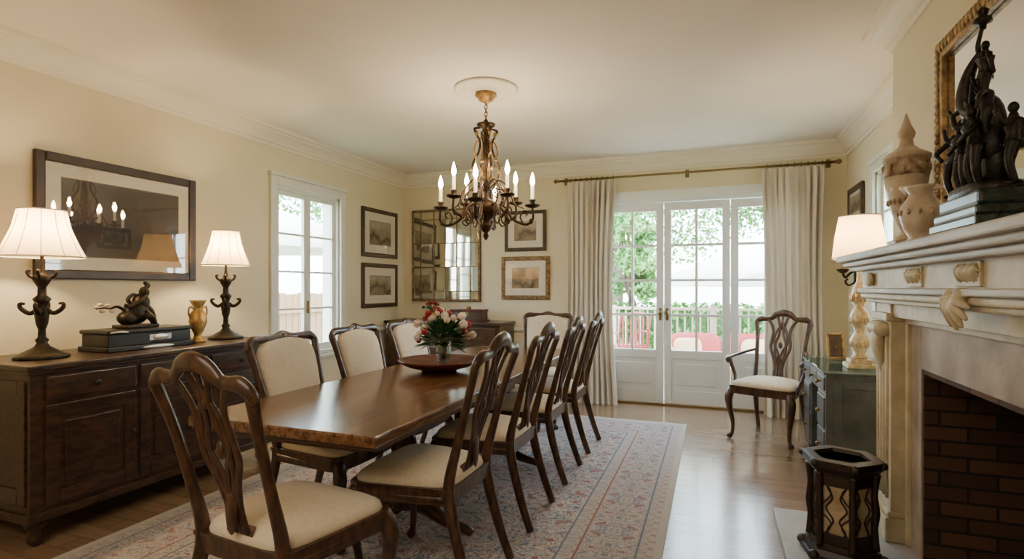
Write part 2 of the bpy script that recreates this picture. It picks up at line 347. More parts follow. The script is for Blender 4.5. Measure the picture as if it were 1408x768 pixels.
def yz_window(name,xw,sgn,y0,y1,z0,z1,cas,rows,sashes,cols=1):
    d=MB(name); xi=xw+sgn*.028
    def bx(xa,ya,za,xb,yb,zb,m,bev=0): d.box((min(xa,xb),ya,za),(max(xa,xb),yb,zb),m,bev)
    bx(xw+sgn*.001,y0-cas,z0-.02,xi,y0,z1+cas,winm,.006); bx(xw+sgn*.001,y1,z0-.02,xi,y1+cas,z1+cas,winm,.006)
    bx(xw+sgn*.001,y0,z1,xi,y1,z1+cas,winm,.006); bx(xw+sgn*.001,y0-cas-.02,z1+cas,xi+sgn*.02,y1+cas+.02,z1+cas+.03,winm,.006)
    bx(xw-sgn*.15,y0,z0,xi,y1,z0+.03,winm); bx(xw+sgn*.001,y0-cas-.02,z0-.04,xi+sgn*.03,y1+cas+.02,z0-.01,winm,.006)
    bx(xw-sgn*.19,y0,z0,xw,y0+.025,z1,winm); bx(xw-sgn*.19,y1-.025,z0,xw,y1,z1,winm); bx(xw-sgn*.19,y0,z1-.025,xw,y1,z1,winm)
    xc=xw-sgn*.05; w=(y1-y0-.05)/sashes
    for k in range(sashes):
        a=y0+.025+w*k; b=a+w; st=.045
        A,B=xc-.018,xc+.018
        d.box((A,a,z0+.03),(B,a+st,z1-.025),winm,.003).box((A,b-st,z0+.03),(B,b,z1-.025),winm,.003).box((A,a+st,z1-.025-st),(B,b-st,z1-.025),winm,.003).box((A,a+st,z0+.03),(B,b-st,z0+.03+st+.02),winm,.003)
        g0,g1=z0+.03+st+.02,z1-.025-st
        for i in range(1,rows):
            z=g0+(g1-g0)*i/rows; d.box((A+.004,a+st,z-.009),(B-.004,b-st,z+.009),winm)
        for i in range(1,cols):
            yy=a+st+(w-2*st)*i/cols; d.box((A+.004,yy-.009,g0),(B-.004,yy+.009,g1),winm)
        d.box((xc-.002,a+st,g0),(xc+.002,b-st,g1),pane)
    if sashes>1:
        ym=(y0+y1)/2; d.box((min(xc,xc+sgn*.035),ym-.01,1.0),(max(xc,xc+sgn*.035),ym+.01,1.12),brass,.004); 
    return d.done()
yz_window('window_1',XL,1,wy0,wy1,wz0,wz1,.08,4,2)
yz_window('window_2',XR,-1,ry0,ry1,1.0,2.15,.07,4,1)
cx,cy=-1.5,3.5
MB('trim_ceiling_medallion').lathe([(.225,CH),(.225,CH-.012),(.21,CH-.022),(.195,CH-.016),(.18,CH-.016),(.15,CH-.03),(.13,CH-.028),(.115,CH-.02),(.09,CH-.022),(.075,CH-.035),(.0001,CH-.036)],(cx,cy,0),trimm,48).done()
# ------------------------------------------------------------ rug
r=MB('area_rug'); rx0,rx1,ry_0,ry_1=-2.84,-.22,.75,5.14
def ring(o,i,mat):
    a0,b0,a1,b1=rx0+o,ry_0+o,rx1-o,ry_1-o; c0,d0,c1,d1=rx0+i,ry_0+i,rx1-i,ry_1-i; z=.009
    vs=[(a0,b0,z),(a1,b0,z),(a1,b1,z),(a0,b1,z),(c0,d0,z),(c1,d0,z),(c1,d1,z),(c0,d1,z)]
    r.add(vs,[[0,1,5,4],[1,2,6,5],[2,3,7,6],[3,0,4,7]],mat,False)
r.box((rx0,ry_0,.001),(rx1,ry_1,.0085),M('rug_edge',(.36,.33,.31),.95))
st1=M('rug_stripe',(.25,.12,.10),.95); st2=M('rug_blue_stripe',(.14,.17,.24),.95)
ring(0,.04,M('rug_outer_stripe',(.42,.39,.37),.95)); ring(.04,.11,rugband); ring(.11,.12,st2); ring(.12,.38,rugborder); ring(.38,.39,st1); ring(.39,.46,rugband); ring(.46,.47,st2)
r.add([(rx0+.47,ry_0+.47,.009),(rx1-.47,ry_0+.47,.009),(rx1-.47,ry_1-.47,.009),(rx0+.47,ry_1-.47,.009)],[[0,1,2,3]],rugfield,False)
r.done()
# ------------------------------------------------------------ chairs
Z0=.014
def yb(z): 
    return -.20-.14*(max(z-.44,0)/.53)**1.15
def chair(name,x,y,rz,kind='splat',z0=Z0):
    c=MB(name); wd=chairwood; up=kind=='up'; tw=.215 if not up else .235
    out=[(-.205,-.215),(.205,-.215),(.255,.18),(.235,.225),(.12,.24),(0,.245),(-.12,.24),(-.235,.225),(-.255,.18)]
    c.prism(out,.375,.435,wd)
    c.prism([(a*1.015,b*1.015) for a,b in out],.425,.440,wd)
    def taper(v):
        f=1+.14*v.y/.22; v=Vector((v.x*f,v.y,v.z*(1.0 if v.z<0 else 1.25-.5*((v.x/.24)**2+(v.y/.22)**2)/2))); return v
    c.ell((0,.01,.445),(.225,.222,.048),fabric,28,12,.35,.7,taper)
    for s in (-1,1):
        c.tube([(s*.222,.205,.41),(s*.243,.228,.34),(s*.238,.222,.25),(s*.22,.203,.13),(s*.222,.208,.05),(s*.238,.226,.018),(s*.242,.232,.004)],[.028,.033,.025,.017,.015,.024,.02],wd,10)
        c.ell((s*.243,.236,.345),(.028,.02,.04),wd,10,8)
        c.tube([(s*.20,-.315,.002),(s*.195,-.265,.14),(s*.188,-.215,.32),(s*.187,-.20,.45),(s*(.190 if not up else .205),yb(.62),.62),(s*(.198 if not up else .222),yb(.8),.8),(s*tw,yb(.92),.915),(s*(tw+.006),yb(.96),.95)],[(.017,.02),(.018,.022),(.021,.026),(.021,.024),(.019,.018),(.018,.016),(.022,.017),(.018,.015)],wd,10,side=(1,0,0))
        c.tube([(s*.2,-.19,.40),(s*.22,0,.395),(s*.235,.19,.40)],.016,wd,8)
    top=1.035 if not up else .985
    e0=.925 if not up else .92
    cp=[(-tw-.014,e0-.008),(-tw-.004,e0+.02),(-tw+.03,e0+.042),(-.14,.968),(-.10,.975),(-.055,top-.024),(0,top-.012),(.055,top-.024),(.10,.975),(.14,.968),(tw-.03,e0+.042),(tw+.004,e0+.02),(tw+.014,e0-.008)]
    if up: cp=[(a,min(b,top-.02+ (0 if abs(a)>.06 else .01))) for a,b in cp]
    c.tube([(a,yb(b)-.004,b) for a,b in cp],[(.012,.013),(.02,.016),(.026,.017),(.021,.016),(.02,.015),(.028,.017),(.032,.018),(.028,.017),(.02,.015),(.021,.016),(.026,.017),(.02,.016),(.012,.013)],wd,10,side=(0,0,1),sub=4)
    for dxx,dz,rr in ((0,0,.022),(-.028,-.006,.015),(.028,-.006,.015)):
        c.ell((dxx,yb(top)+.014,top-.015+dz),(rr,.010,rr*.9),wd,10,6)
    if not up:
        def rib(pts,a=.011,b=.008):
            for s in (-1,1):
                c.tube([(s*p,yb(q)+.002,q) for p,q in pts],(a,b),wd,8,side=(1,0,0))
        c.prism([(-.06,-.205),(.06,-.205),(.045,-.18),(-.045,-.18)],.43,.485,wd)
        rib([(.034,.47),(.028,.55),(.044,.63),(.078,.72),(.074,.80),(.070,.87),(.095,.93),(.125,.965)],.014)
        rib([(.012,.47),(.013,.57),(.038,.67),(.042,.76),(.018,.84),(.020,.91),(.045,.99)],.012)
        rib([(.030,.56),(.006,.63),(.022,.70),(.056,.77),(.040,.86),(.004,.93),(.0,1.0)],.010)
        c.ell((0,yb(.60)+.002,.57),(.030,.008,.10),wd,10,8)
        c.ell((0,yb(.745)+.004,.745),(.018,.010,.028),wd,10,8)
        c.ell((0,yb(.9)+.004,.90),(.018,.010,.024),wd,10,8)
    else:
        c.tube([(-.20,yb(.55),.55),(-.1,yb(.545),.54),(0,yb(.545),.535),(.1,yb(.545),.54),(.2,yb(.55),.55)],[(.024,.014)]*5,wd,10,side=(0,0,1))
        def dfm(v):
            z=v.z+.75; xx=v.x*(1+.09*(v.z/.2)); zz=z+(.020*max(0,v.z/.2))*(1-abs(v.x)/.2)
            return Vector((xx,v.y+yb(z)+.0,zz-.75))
        c.ell((0,0,.75),(.192,.034,.198),fabric,32,16,.5,.45,dfm)
    if kind=='arm':
        for s in (-1,1):
            c.tube([(s*.205,yb(.70),.70),(s*.245,-.16,.685),(s*.285,-.02,.665),(s*.295,.09,.655),(s*.29,.135,.64),(s*.288,.125,.615)],[(.014,.012),(.015,.012),(.021,.013),(.025,.015),(.021,.016),(.012,.012)],wd,10,side=(1,0,0))
            c.tube([(s*.288,.095,.645),(s*.29,.05,.58),(s*.262,.05,.50),(s*.245,.09,.43),(s*.24,.10,.40)],[.014,.016,.014,.017,.016],wd,10)
    return c.done((x,y,z0),rz)
for yy in (2.10,2.79,3.48,4.15): chair('dining_chair',-1.18,yy,90)
chair('dining_chair',-1.37,1.49,-6)
for yy in (2.31,2.94,3.56): chair('upholstered_dining_chair',-1.85,yy,-90,'up')
chair('upholstered_dining_chair',-1.52,4.76,180,'up')
chair('armchair',.44,4.95,156,'arm',.002)
# ------------------------------------------------------------ table
tx0,tx1,ty0,ty1=-2.05,-1.13,1.63,4.57
t=MB('dining_table')
t.box((tx0,ty0,.662),(tx1,ty1,.705),tablewood,.008); t.box((tx0+.012,ty0+.012,.650),(tx1-.012,ty1-.012,.664),darkwood,.004)
for a,b in (((tx0+.09,ty0+.12,.60),(tx0+.12,ty1-.12,.652)),((tx1-.12,ty0+.12,.60),(tx1-.09,ty1-.12,.652)),((tx0+.09,ty0+.12,.60),(tx1-.09,ty0+.15,.652)),((tx0+.09,ty1-.15,.60),(tx1-.09,ty1-.12,.652))): t.box(a,b,darkwood,.004)
for py in (2.42,3.52):
    px=-1.51
    t.box((px-.3,py-.05,.60),(px+.2,py+.05,.652),darkwood,.008)
    t.lathe([(.045,.10),(.055,.13),(.05,.17),(.032,.19),(.036,.24),(.052,.33),(.05,.42),(.032,.48),(.03,.5),(.045,.53),(.05,.60)],(px,py,0),darkwood,20)
    for s in (-1,1):
        t.tube([(px,py,.13),(px+s*.12,py,.13),(px+s*.25,py,.07),(px+s*.36,py,.045),(px+s*.40,py,.03)],[(.028,.045),(.028,.045),(.028,.03),(.03,.022),(.026,.018)],darkwood,10,side=(0,1,0))
t.box((-1.54,2.45,.12),(-1.48,3.5,.17),darkwood,.006)
t.done((0,0,Z0-.004))
TT=.705+Z0-.003
b=MB('serving_bowl')
b.lathe([(.0001,.0),(.11,.0),(.115,.012),(.14,.02),(.20,.035),(.25,.06),(.262,.072),(.258,.078),(.245,.070),(.19,.045),(.13,.032),(.0001,.03)],(0,0,0),red,40)
b.done((-1.64,3.07,TT))
v=MB('flower_vase'); 
v.lathe([(.0001,0),(.035,0),(.03,.01),(.022,.02),(.04,.05),(.05,.09),(.046,.13),(.055,.16),(.052,.16),(.043,.13),(.046,.09),(.036,.05),(.0001,.03)],(0,0,0),vglass,24)
for i in range(150):
    a=random.uniform(0,2*pi); el=random.uniform(-.1,1.45); rr=.175+random.uniform(-.02,.03)
    d=Vector((math.cos(a)*math.cos(el),math.sin(a)*math.cos(el),math.sin(el)*.95)); top=Vector((0,0,.17))+d*rr
    if i<40:
        v.tube([(d.x*.01,d.y*.01,.05),(d.x*.035,d.y*.035,.16),tuple(top)],.0022,green,5,sub=3)
        pm=white if i%5 in (0,2,3) else redp; s=random.uniform(.018,.028)
        q=d.to_track_quat('Z','Y').to_matrix().to_4x4(); T=Matrix.Translation(top)@q
        v.ell((0,0,.004),(s*.6,s*.6,s*.9),pm,8,6,T=T)
        for k in range(5):
            an=2*pi*k/5; v.ell((math.cos(an)*s*.55,math.sin(an)*s*.55,0),(s*.5,s*.5,s*.75),pm,7,5,T=T)
    L=random.uniform(.07,.14); q=(d+Vector((random.uniform(-.5,.5),random.uniform(-.5,.5),random.uniform(-.4,.3)))).normalized()
    sd=q.cross(Vector((0,0,1))).normalized()*L*.2; p=Vector((0,0,.15))+d*(rr*.45)
    v.add([p,p+q*L*.5+sd,p+q*L+Vector((0,0,-.015)),p+q*L*.5-sd],[[0,1,2,3]],green,True)
v.done((-1.60,3.05,TT+.031))
# ------------------------------------------------------------ sideboard
s=MB('sideboard'); sx0,sx1,sy0,sy1=-3.64,-3.04,1.60,3.08
s.box((sx0,sy0,.13),(sx1,sy1,.835),sidewood,.004); s.box((sx0,sy0-.03,.85),(sx1+.035,sy1+.03,.88),sidewood,.008); s.box((sx0,sy0-.018,.833),(sx1+.02,sy1+.018,.852),sidewood,.006)
s.box((sx0,sy0-.015,.12),(sx1+.018,sy1+.015,.165),sidewood,.008)
for fx in (sx1-.04,sx0+.05):
    for fyy in (sy0+.045,sy1-.045): s.lathe([(.02,0),(.035,.02),(.04,.05),(.025,.075),(.045,.09),(.045,.125)],(fx,fyy,0),sidewood,16)
cw=(sy1-sy0-.05*2)/3
for i in range(3):
    a=sy0+.05+cw*i+.012; b2=a+cw-.024
    s.box((sx1-.005,a,.70),(sx1+.012,b2,.815),sidewood,.006)
    s.box((sx1-.005,a,.185),(sx1+.010,a+.06,.675),sidewood,.004).box((sx1-.005,b2-.06,.185),(sx1+.010,b2,.675),sidewood,.004)
    s.box((sx1-.005,a+.06,.185),(sx1+.010,b2-.06,.25),sidewood,.004).box((sx1-.005,a+.06,.61),(sx1+.010,b2-.06,.675),sidewood,.004)
    s.box((sx1-.005,a+.085,.275),(sx1+.006,b2-.085,.585),sidewood,.012)
    kn=[(.006,0),(.007,.012),(.014,.018),(.016,.026),(.010,.033),(.0001,.034)]
    s.lathe(kn,(sx1+.012,(a+b2)/2,.757),blackwood,14,axis='x'); s.lathe(kn,(sx1+.010,b2-.03 if i!=2 else a+.03,.46),blackwood,14,axis='x')
s.box((sx0+.03,sy0-.008,.2),(sx0+.09,sy0+.01,.80),sidewood,.003).box((sx1-.09,sy0-.008,.2),(sx1-.03,sy0+.01,.80),sidewood,.003).box((sx0+.09,sy0-.008,.73),(sx1-.09,sy0+.01,.80),sidewood,.003).box((sx0+.09,sy0-.008,.2),(sx1-.09,sy0+.01,.28),sidewood,.003)
s.done()
SB=.88
bulbm=M('lamp_bulb',(1,.9,.7),emis=(1,.80,.52),es=25)
def tlamp(name,x,y,z,sh):
    l=MB(name); m=bronze
    l.lathe([(.0001,0),(.115,0),(.118,.012),(.10,.022),(.085,.03),(.06,.045),(.035,.06),(.022,.08),(.03,.095),(.018,.11),(.016,.15),(.026,.18),(.032,.23),(.024,.27),(.03,.29),(.04,.31),(.02,.33),(.018,.37),(.034,.40),(.045,.425),(.02,.44),(.012,.47),(.008,.5),(.008,.70),(.012,.715),(.006,.74),(.0001,.75)],(0,0,0),m,24)
    for k in range(4):
        a=pi/4+k*pi/2; ca,sa=math.cos(a),math.sin(a)
        l.tube([(ca*.02,sa*.02,.255),(ca*.05,sa*.05,.235),(ca*.085,sa*.085,.26),(ca*.09,sa*.09,.285),(ca*.07,sa*.07,.285)],[.012,.012,.011,.009,.006],m,8)
        l.tube([(ca*.02,sa*.02,.415),(ca*.05,sa*.05,.43),(ca*.06,sa*.06,.455),(ca*.045,sa*.045,.46)],[.009,.009,.008,.005],m,8)
    R=sh
    prof=[(R,.53),(R*.86,.585),(R*.74,.64),(R*.64,.69),(R*.55,.775)]
    l.open_lathe(prof,(0,0,0),shade,40)
    for r0,z0 in ((R+.001,.53),(R*.55+.001,.775)):
        l.tube([(r0*math.cos(2*pi*k/32),r0*math.sin(2*pi*k/32),z0) for k in range(33)],.004,fabric,6,sub=1)
    for k in range(12):
        a=2*pi*k/12; l.tube([((p[0]+.001)*math.cos(a),(p[0]+.001)*math.sin(a),p[1]) for p in prof],.0018,fabric,5,sub=2)
    for k in range(3):
        a=2*pi*k/3; l.tube([(0,0,.70),(R*.6*math.cos(a),R*.6*math.sin(a),.712)],.002,brass,5,sub=1)
    l.ell((0,0,.60),(.022,.022,.035),bulbm,12,8)
    o=l.done((x,y,z)); light('lamp_bulb_light','POINT',(x,y,z+.65),38,(1,.72,.40),.03,o)
tlamp('table_lamp',-3.30,1.79,SB,.185); tlamp('table_lamp',-3.30,2.93,SB,.16)
b=MB('decorative_box')
b.box((-.13,-.27,.0),(.13,.27,.03),blackwood,.006).box((-.115,-.255,.03),(.115,.255,.10),blackwood,.004).box((-.125,-.265,.10),(.125,.265,.125),blackwood,.008)
b.box((.114,-.02,.05),(.119,.12,.085),silver,.002).ell((.122,.05,.068),(.006,.05,.02),silver).ell((.13,.03,.012),(.004,.10,.012),silver).tube([(.12,-.25,.11),(.13,-.2,.115),(.12,-.15,.11)],.006,silver)
b.done((-3.31,2.31,SB))
f=MB('bronze_figurine')
f.box((-.07,-.10,0),(.07,.10,.02),bronze,.006)
f.ell((0,.0,.09),(.055,.075,.07),bronze).ell((0,.03,.15),(.045,.05,.06),bronze).ell((.0,.05,.215),(.03,.028,.035),bronze).ell((0,-.05,.06),(.05,.06,.045),bronze)
f.tube([(.02,.04,.19),(.05,-.01,.16),(.04,-.06,.13),(.03,-.09,.14)],[.018,.016,.013,.01],bronze).tube([(.02,.02,.10),(.06,.05,.06),(.05,.08,.02)],[.028,.022,.018],bronze).tube([(-.02,.05,.13),(.0,.09,.10),(.02,.10,.02)],[.025,.02,.018],bronze)
f.tube([(0,-.06,.10),(0,-.11,.13),(.0,-.15,.12),(.01,-.19,.125),(0,-.23,.12)],[.012,.008,.006,.005,.004],bronze)
for yy,zz in ((-.17,.14),(-.20,.105),(-.23,.13),(-.145,.105),(-.21,.145)): f.ell((.005,yy,zz),(.014,.016,.010),porc,8,6)
f.tube([(0,.06,.235),(0,.07,.26),(0,.05,.275)],[.012,.016,.01],bronze).tube([(0,-.02,.13),(0,-.05,.17),(0,-.02,.2),(0,.01,.19)],[.01,.012,.01,.01],bronze)
f.done((-3.31,2.29,SB+.126))
v=MB('gilt_vase'); gv=M('gilt_ceramic',(.42,.24,.06),.35,.5,col2=(.62,.42,.16),scale=20)
v.lathe([(.0001,0),(.045,0),(.045,.012),(.028,.03),(.022,.05),(.04,.09),(.055,.14),(.05,.19),(.03,.215),(.026,.235),(.045,.27),(.052,.285),(.045,.285),(.02,.24),(.0001,.2)],(0,0,0),gv,24)
for s_ in (-1,1): v.tube([(0,s_*.03,.225),(0,s_*.06,.24),(0,s_*.07,.20),(0,s_*.052,.16)],[.006]*4,gold)
v.done((-3.27,2.68,SB))
# ------------------------------------------------------------ pictures
def picture(name,axis,plane,sgn,a0,a1,z0,z1,fw,mw,fm,art,gl=True):
    p=MB(name)
    def bx(d0,d1,u0,u1,w0,w1,m,bev=0):
        lo,hi=sorted((plane+sgn*d0,plane+sgn*d1))
        if axis=='x': p.box((lo,u0,w0),(hi,u1,w1),m,bev)
        else: p.box((u0,lo,w0),(u1,hi,w1),m,bev)
    bx(.001,.03,a0,a0+fw,z0,z1,fm,.007);bx(.001,.03,a1-fw,a1,z0,z1,fm,.007);bx(.001,.03,a0+fw,a1-fw,z0,z0+fw,fm,.007);bx(.001,.03,a0+fw,a1-fw,z1-fw,z1,fm,.007)
    i=fw-.006; bx(.001,.019,a0+i,a1-i,z0+i,z1-i,olgold if fm is not olgold else brass)
    i=fw+.004; bx(.001,.0195,a0+i,a1-i,z0+i,z1-i,matb)
    i=fw+mw; bx(.001,.0205,a0+i-.004,a1-i+.004,z0+i-.004,z1-i+.004,brass); bx(.001,.021,a0+i,a1-i,z0+i,z1-i,art)
    if gl: bx(.024,.0245,a0+fw,a1-fw,z0+fw,z1-fw,picglass)
    return p.done()
picture('framed_landscape_print','x',XL,1,1.94,2.97,1.30,2.05,.055,.085,framebrown,artm('landscape_art',(.06,.042,.032),(.05,.026,.015),(.004,.003,.004),1.4,1.95,4))
fr=M('dark_frame_wood',(.028,.016,.009),.35,col2=(.06,.036,.02),scale=20)
picture('framed_print','x',XL,1,5.03,5.74,1.60,2.16,.045,.10,fr,artm('print_a',(.42,.37,.27),(.27,.22,.14),(.07,.055,.04),1.7,2.05,7))
picture('framed_print','x',XL,1,5.03,5.74,1.02,1.53,.045,.10,fr,artm('print_b',(.42,.37,.27),(.28,.23,.14),(.07,.055,.04),1.1,1.45,7))
picture('framed_print','y',YB,-1,-2.29,-1.78,1.67,2.14,.04,.085,fr,artm('print_c',(.44,.39,.29),(.28,.22,.14),(.08,.06,.045),1.75,2.08,7))
picture('framed_print','y',YB,-1,-2.33,-1.74,1.11,1.61,.045,.09,olgold,artm('print_d',(.50,.42,.28),(.36,.26,.15),(.12,.09,.05),1.2,1.55,7))
picture('framed_print','x',XR,-1,5.28,5.78,1.83,2.15,.05,.04,fr,artm('print_e',(.42,.37,.27),(.28,.22,.14),(.08,.06,.045),1.9,2.1,7))
m=MB('antique_wall_mirror'); mx0,mx1,mz0,mz1=-3.53,-2.60,1.08,2.21; y=YB
m.box((mx0,y-.02,mz0),(mx1,y-.002,mz1),blackwood)
for a,b in (((mx0,y-.04,mz0),(mx0+.025,y-.002,mz1)),((mx1-.025,y-.04,mz0),(mx1,y-.002,mz1)),((mx0,y-.04,mz0),(mx1,y-.002,mz0+.025)),((mx0,y-.04,mz1-.025),(mx1,y-.002,mz1))): m.box(a,b,olgold,.008)
xs=[mx0+.025,mx0+.125,mx0+.31,(mx0+mx1)/2,mx1-.31,mx1-.125,mx1-.025]; zs=[mz0+.025,mz0+.125,mz0+.42,mz0+.71,mz1-.125,mz1-.025]
for i in range(len(xs)-1):
    for j in range(len(zs)-1):
        T=Matrix.Translation(((xs[i]+xs[i+1])/2,y-.026,(zs[j]+zs[j+1])/2))@Matrix.Rotation(random.uniform(-.03,.03),4,'X')@Matrix.Rotation(random.uniform(-.03,.03),4,'Z')
        hx,hz=(xs[i+1]-xs[i])/2-.003,(zs[j+1]-zs[j])/2-.003
        m.box((-hx,-.003,-hz),(hx,.003,hz),oldmirror,.002,T)
for x in xs[1:-1]: m.box((x-.005,y-.036,mz0+.02),(x+.005,y-.02,mz1-.02),olgold)
for z in zs[1:-1]: m.box((mx0+.02,y-.035,z-.005),(mx1-.02,y-.02,z+.005),olgold)
m.done()
c=MB('chest_of_drawers'); a0,a1,b0,b1=-3.60,-2.16,5.42,5.87
c.box((a0,b0,.10),(a1,b1,.83),darkwood,.005).box((a0-.02,b0-.025,.83),(a1+.02,b1,.865),darkwood,.01).box((a0-.012,b0-.015,.08),(a1+.012,b1,.13),darkwood,.008)
for x in (a0+.05,a1-.05):
    for yy in (b0+.05,b1-.05): c.lathe([(.02,0),(.04,.03),(.03,.08)],(x,yy,0),darkwood,14)
for j,(z0,z1) in enumerate(((.16,.36),(.38,.58),(.60,.80))):
    for k in range(2):
        x0=a0+.04+k*(a1-a0-.08)/2+.006; x1=x0+(a1-a0-.08)/2-.012
        c.box((x0,b0-.014,z0),(x1,b0+.01,z1),darkwood,.006)
        for q in (.25,.75):
            xx=x0+(x1-x0)*q; c.tube([(xx-.035,b0-.014,(z0+z1)/2),(xx-.03,b0-.035,(z0+z1)/2-.01),(xx+.03,b0-.035,(z0+z1)/2-.01),(xx+.035,b0-.014,(z0+z1)/2)],.004,brass,6)
c.done()
d=MB('carved_jewel_box'); d.box((-.22,-.09,0),(.22,.09,.02),red,.005).box((-.20,-.08,.02),(.20,.08,.11),darkwood,.006).box((-.21,-.085,.11),(.21,.085,.135),red,.01).ell((0,0,.15),(.03,.03,.02),gold).box((-.03,-.086,.06),(.03,-.078,.11),brass,.002); d.done((-2.62,5.62,.866))
d=MB('potted_red_flowers'); d.lathe([(.0001,0),(.045,0),(.06,.04),(.065,.10),(.058,.10),(.0001,.06)],(0,0,0),gv,20)
for i in range(26):
    a=random.uniform(0,2*pi);e=random.uniform(.1,1.4);q=Vector((math.cos(a)*math.cos(e),math.sin(a)*math.cos(e),math.sin(e)))
    p=Vector((0,0,.10))+q*.11; d.tube([(0,0,.06),tuple(p)],.002,green,5,sub=1); d.ell(tuple(p),(.022,.022,.018),redp if i%2 else green,8,6)
d.done((-3.1,5.62,.866))
# ------------------------------------------------------------ curtains
def curtain(name,x0,x1,seed,spread):
    rn=random.Random(seed); c=MB(name); nx,nz=150,40; vs=[];ph=[rn.uniform(0,6) for _ in range(4)]; F=9
    for j in range(nz+1):
        t=j/nz; z=.004+(2.405-.004)*t
        for i in range(nx+1):
            u=i/nx
            xc=(x0+x1)/2; hw=(x1-x0)/2*(1-.10*math.sin(pi*min(1,t*1.05))+spread*(1-t)**3)
            wv=math.sin(2*pi*F*u+.5*math.sin(3*t+ph[0])+.8*math.sin(2*pi*u*2+ph[1]+t*1.5))
            amp=.040+.014*math.sin(5*u+ph[2]+2*t); 
            if t>.94: amp*=(1-(t-.94)/.06*.55)
            x=xc+(2*u-1)*hw+.010*math.sin(4*pi*F*u+ph[3])+.012*math.sin(3*t+ph[1])
            y=5.80+amp*wv-(.05*(1-t)**8 )
            vs.append((x,y,z))
    fs=[[j*(nx+1)+i,j*(nx+1)+i+1,(j+1)*(nx+1)+i+1,(j+1)*(nx+1)+i] for j in range(nz) for i in range(nx)]
    c.add(vs,fs,curt,True)
    for k in range(9):
        x=x0+(x1-x0)*(k+.5)/9
        c.tube([(x,5.80+.022*math.cos(2*pi*q/14),2.43+.022*math.sin(2*pi*q/14)) for q in range(15)],.003,brass,6,sub=1)
    return c.done()
curtain('curtain',-1.50,-.97,3,.10); curtain('curtain',.47,1.00,9,.02)
r=MB('curtain_rod'); r.tube([(-1.60,5.80,2.43),(1.07,5.80,2.43)],.012,brass,12,sub=1)
for x in (-1.6,1.07):
    sg=-1 if x<0 else 1; r.lathe([(.012,0),(.02,.005),(.012,.015),(.024,.035),(.018,.055),(.0001,.065)][:: 1] if sg>0 else [(.0001,-.065),(.018,-.055),(.024,-.035),(.012,-.015),(.02,-.005),(.012,0)],(x,5.80,2.43),brass,16,axis='x')
for x in (-1.55,-.25,1.04): r.tube([(x,YB-.002,2.44),(x,5.85,2.44),(x,5.80,2.418)],.007,brass,8); r.box((x-.02,YB-.012,2.40),(x+.02,YB-.001,2.48),brass,.003)
r.done()
# ------------------------------------------------------------ chandelier
c=MB('chandelier')
c.lathe([(.075,0),(.078,-.012),(.06,-.025),(.05,-.045),(.02,-.06),(.0001,-.07)][::-1],(0,0,CH-.036),gold,24)
z=CH-.10; k=0
while z>2.44:
    a=0 if k%2 else pi/2; c.tube([(math.cos(a)*.011*math.cos(q*pi/6),math.sin(a)*.011*math.cos(q*pi/6),z+.018*math.sin(q*pi/6)) for q in range(13)],.0032,gold,6,sub=1); z-=.026;k+=1
c.lathe([(.0001,2.44),(.014,2.43),(.02,2.41),(.045,2.405),(.068,2.40),(.06,2.385),(.03,2.375),(.02,2.35),(.014,2.30),(.014,2.20),(.026,2.17),(.014,2.14),(.012,2.02),(.024,1.98),(.03,1.95),(.014,1.92),(.016,1.88),(.045,1.865),(.075,1.85),(.092,1.82),(.085,1.78),(.06,1.74),(.03,1.715),(.045,1.695),(.05,1.68),(.03,1.65),(.014,1.635),(.022,1.615),(.014,1.595),(.0001,1.58)],(0,0,0),iron,24)
for k in range(4):
    a=pi/4+k*pi/2; ca,sa=math.cos(a),math.sin(a)
    P=lambda r,z:(ca*r,sa*r,z)
    c.tube([P(.045,2.37),P(.085,2.36),P(.07,2.32),P(.045,2.27),P(.055,2.20),P(.095,2.12),P(.10,2.04),P(.06,1.96),P(.035,1.93)],[.006,.009,.008,.008,.008,.009,.009,.008,.006],iron,8)
    c.tube([P(.04,2.30),P(.075,2.26),P(.09,2.20),P(.07,2.17),P(.055,2.19)],[.005,.006,.006,.005,.004],gold,8)
    c.tube([P(.06,2.12),P(.04,2.06),P(.06,2.0),P(.09,2.0),P(.08,2.03)],[.005,.006,.006,.005,.004],gold,8)
    for (rr,zz) in ((.07,2.33),(.075,2.16),(.1,2.07)): c.ell(P(rr,zz),(.014,.014,.022),gold,8,6)
tips=[]
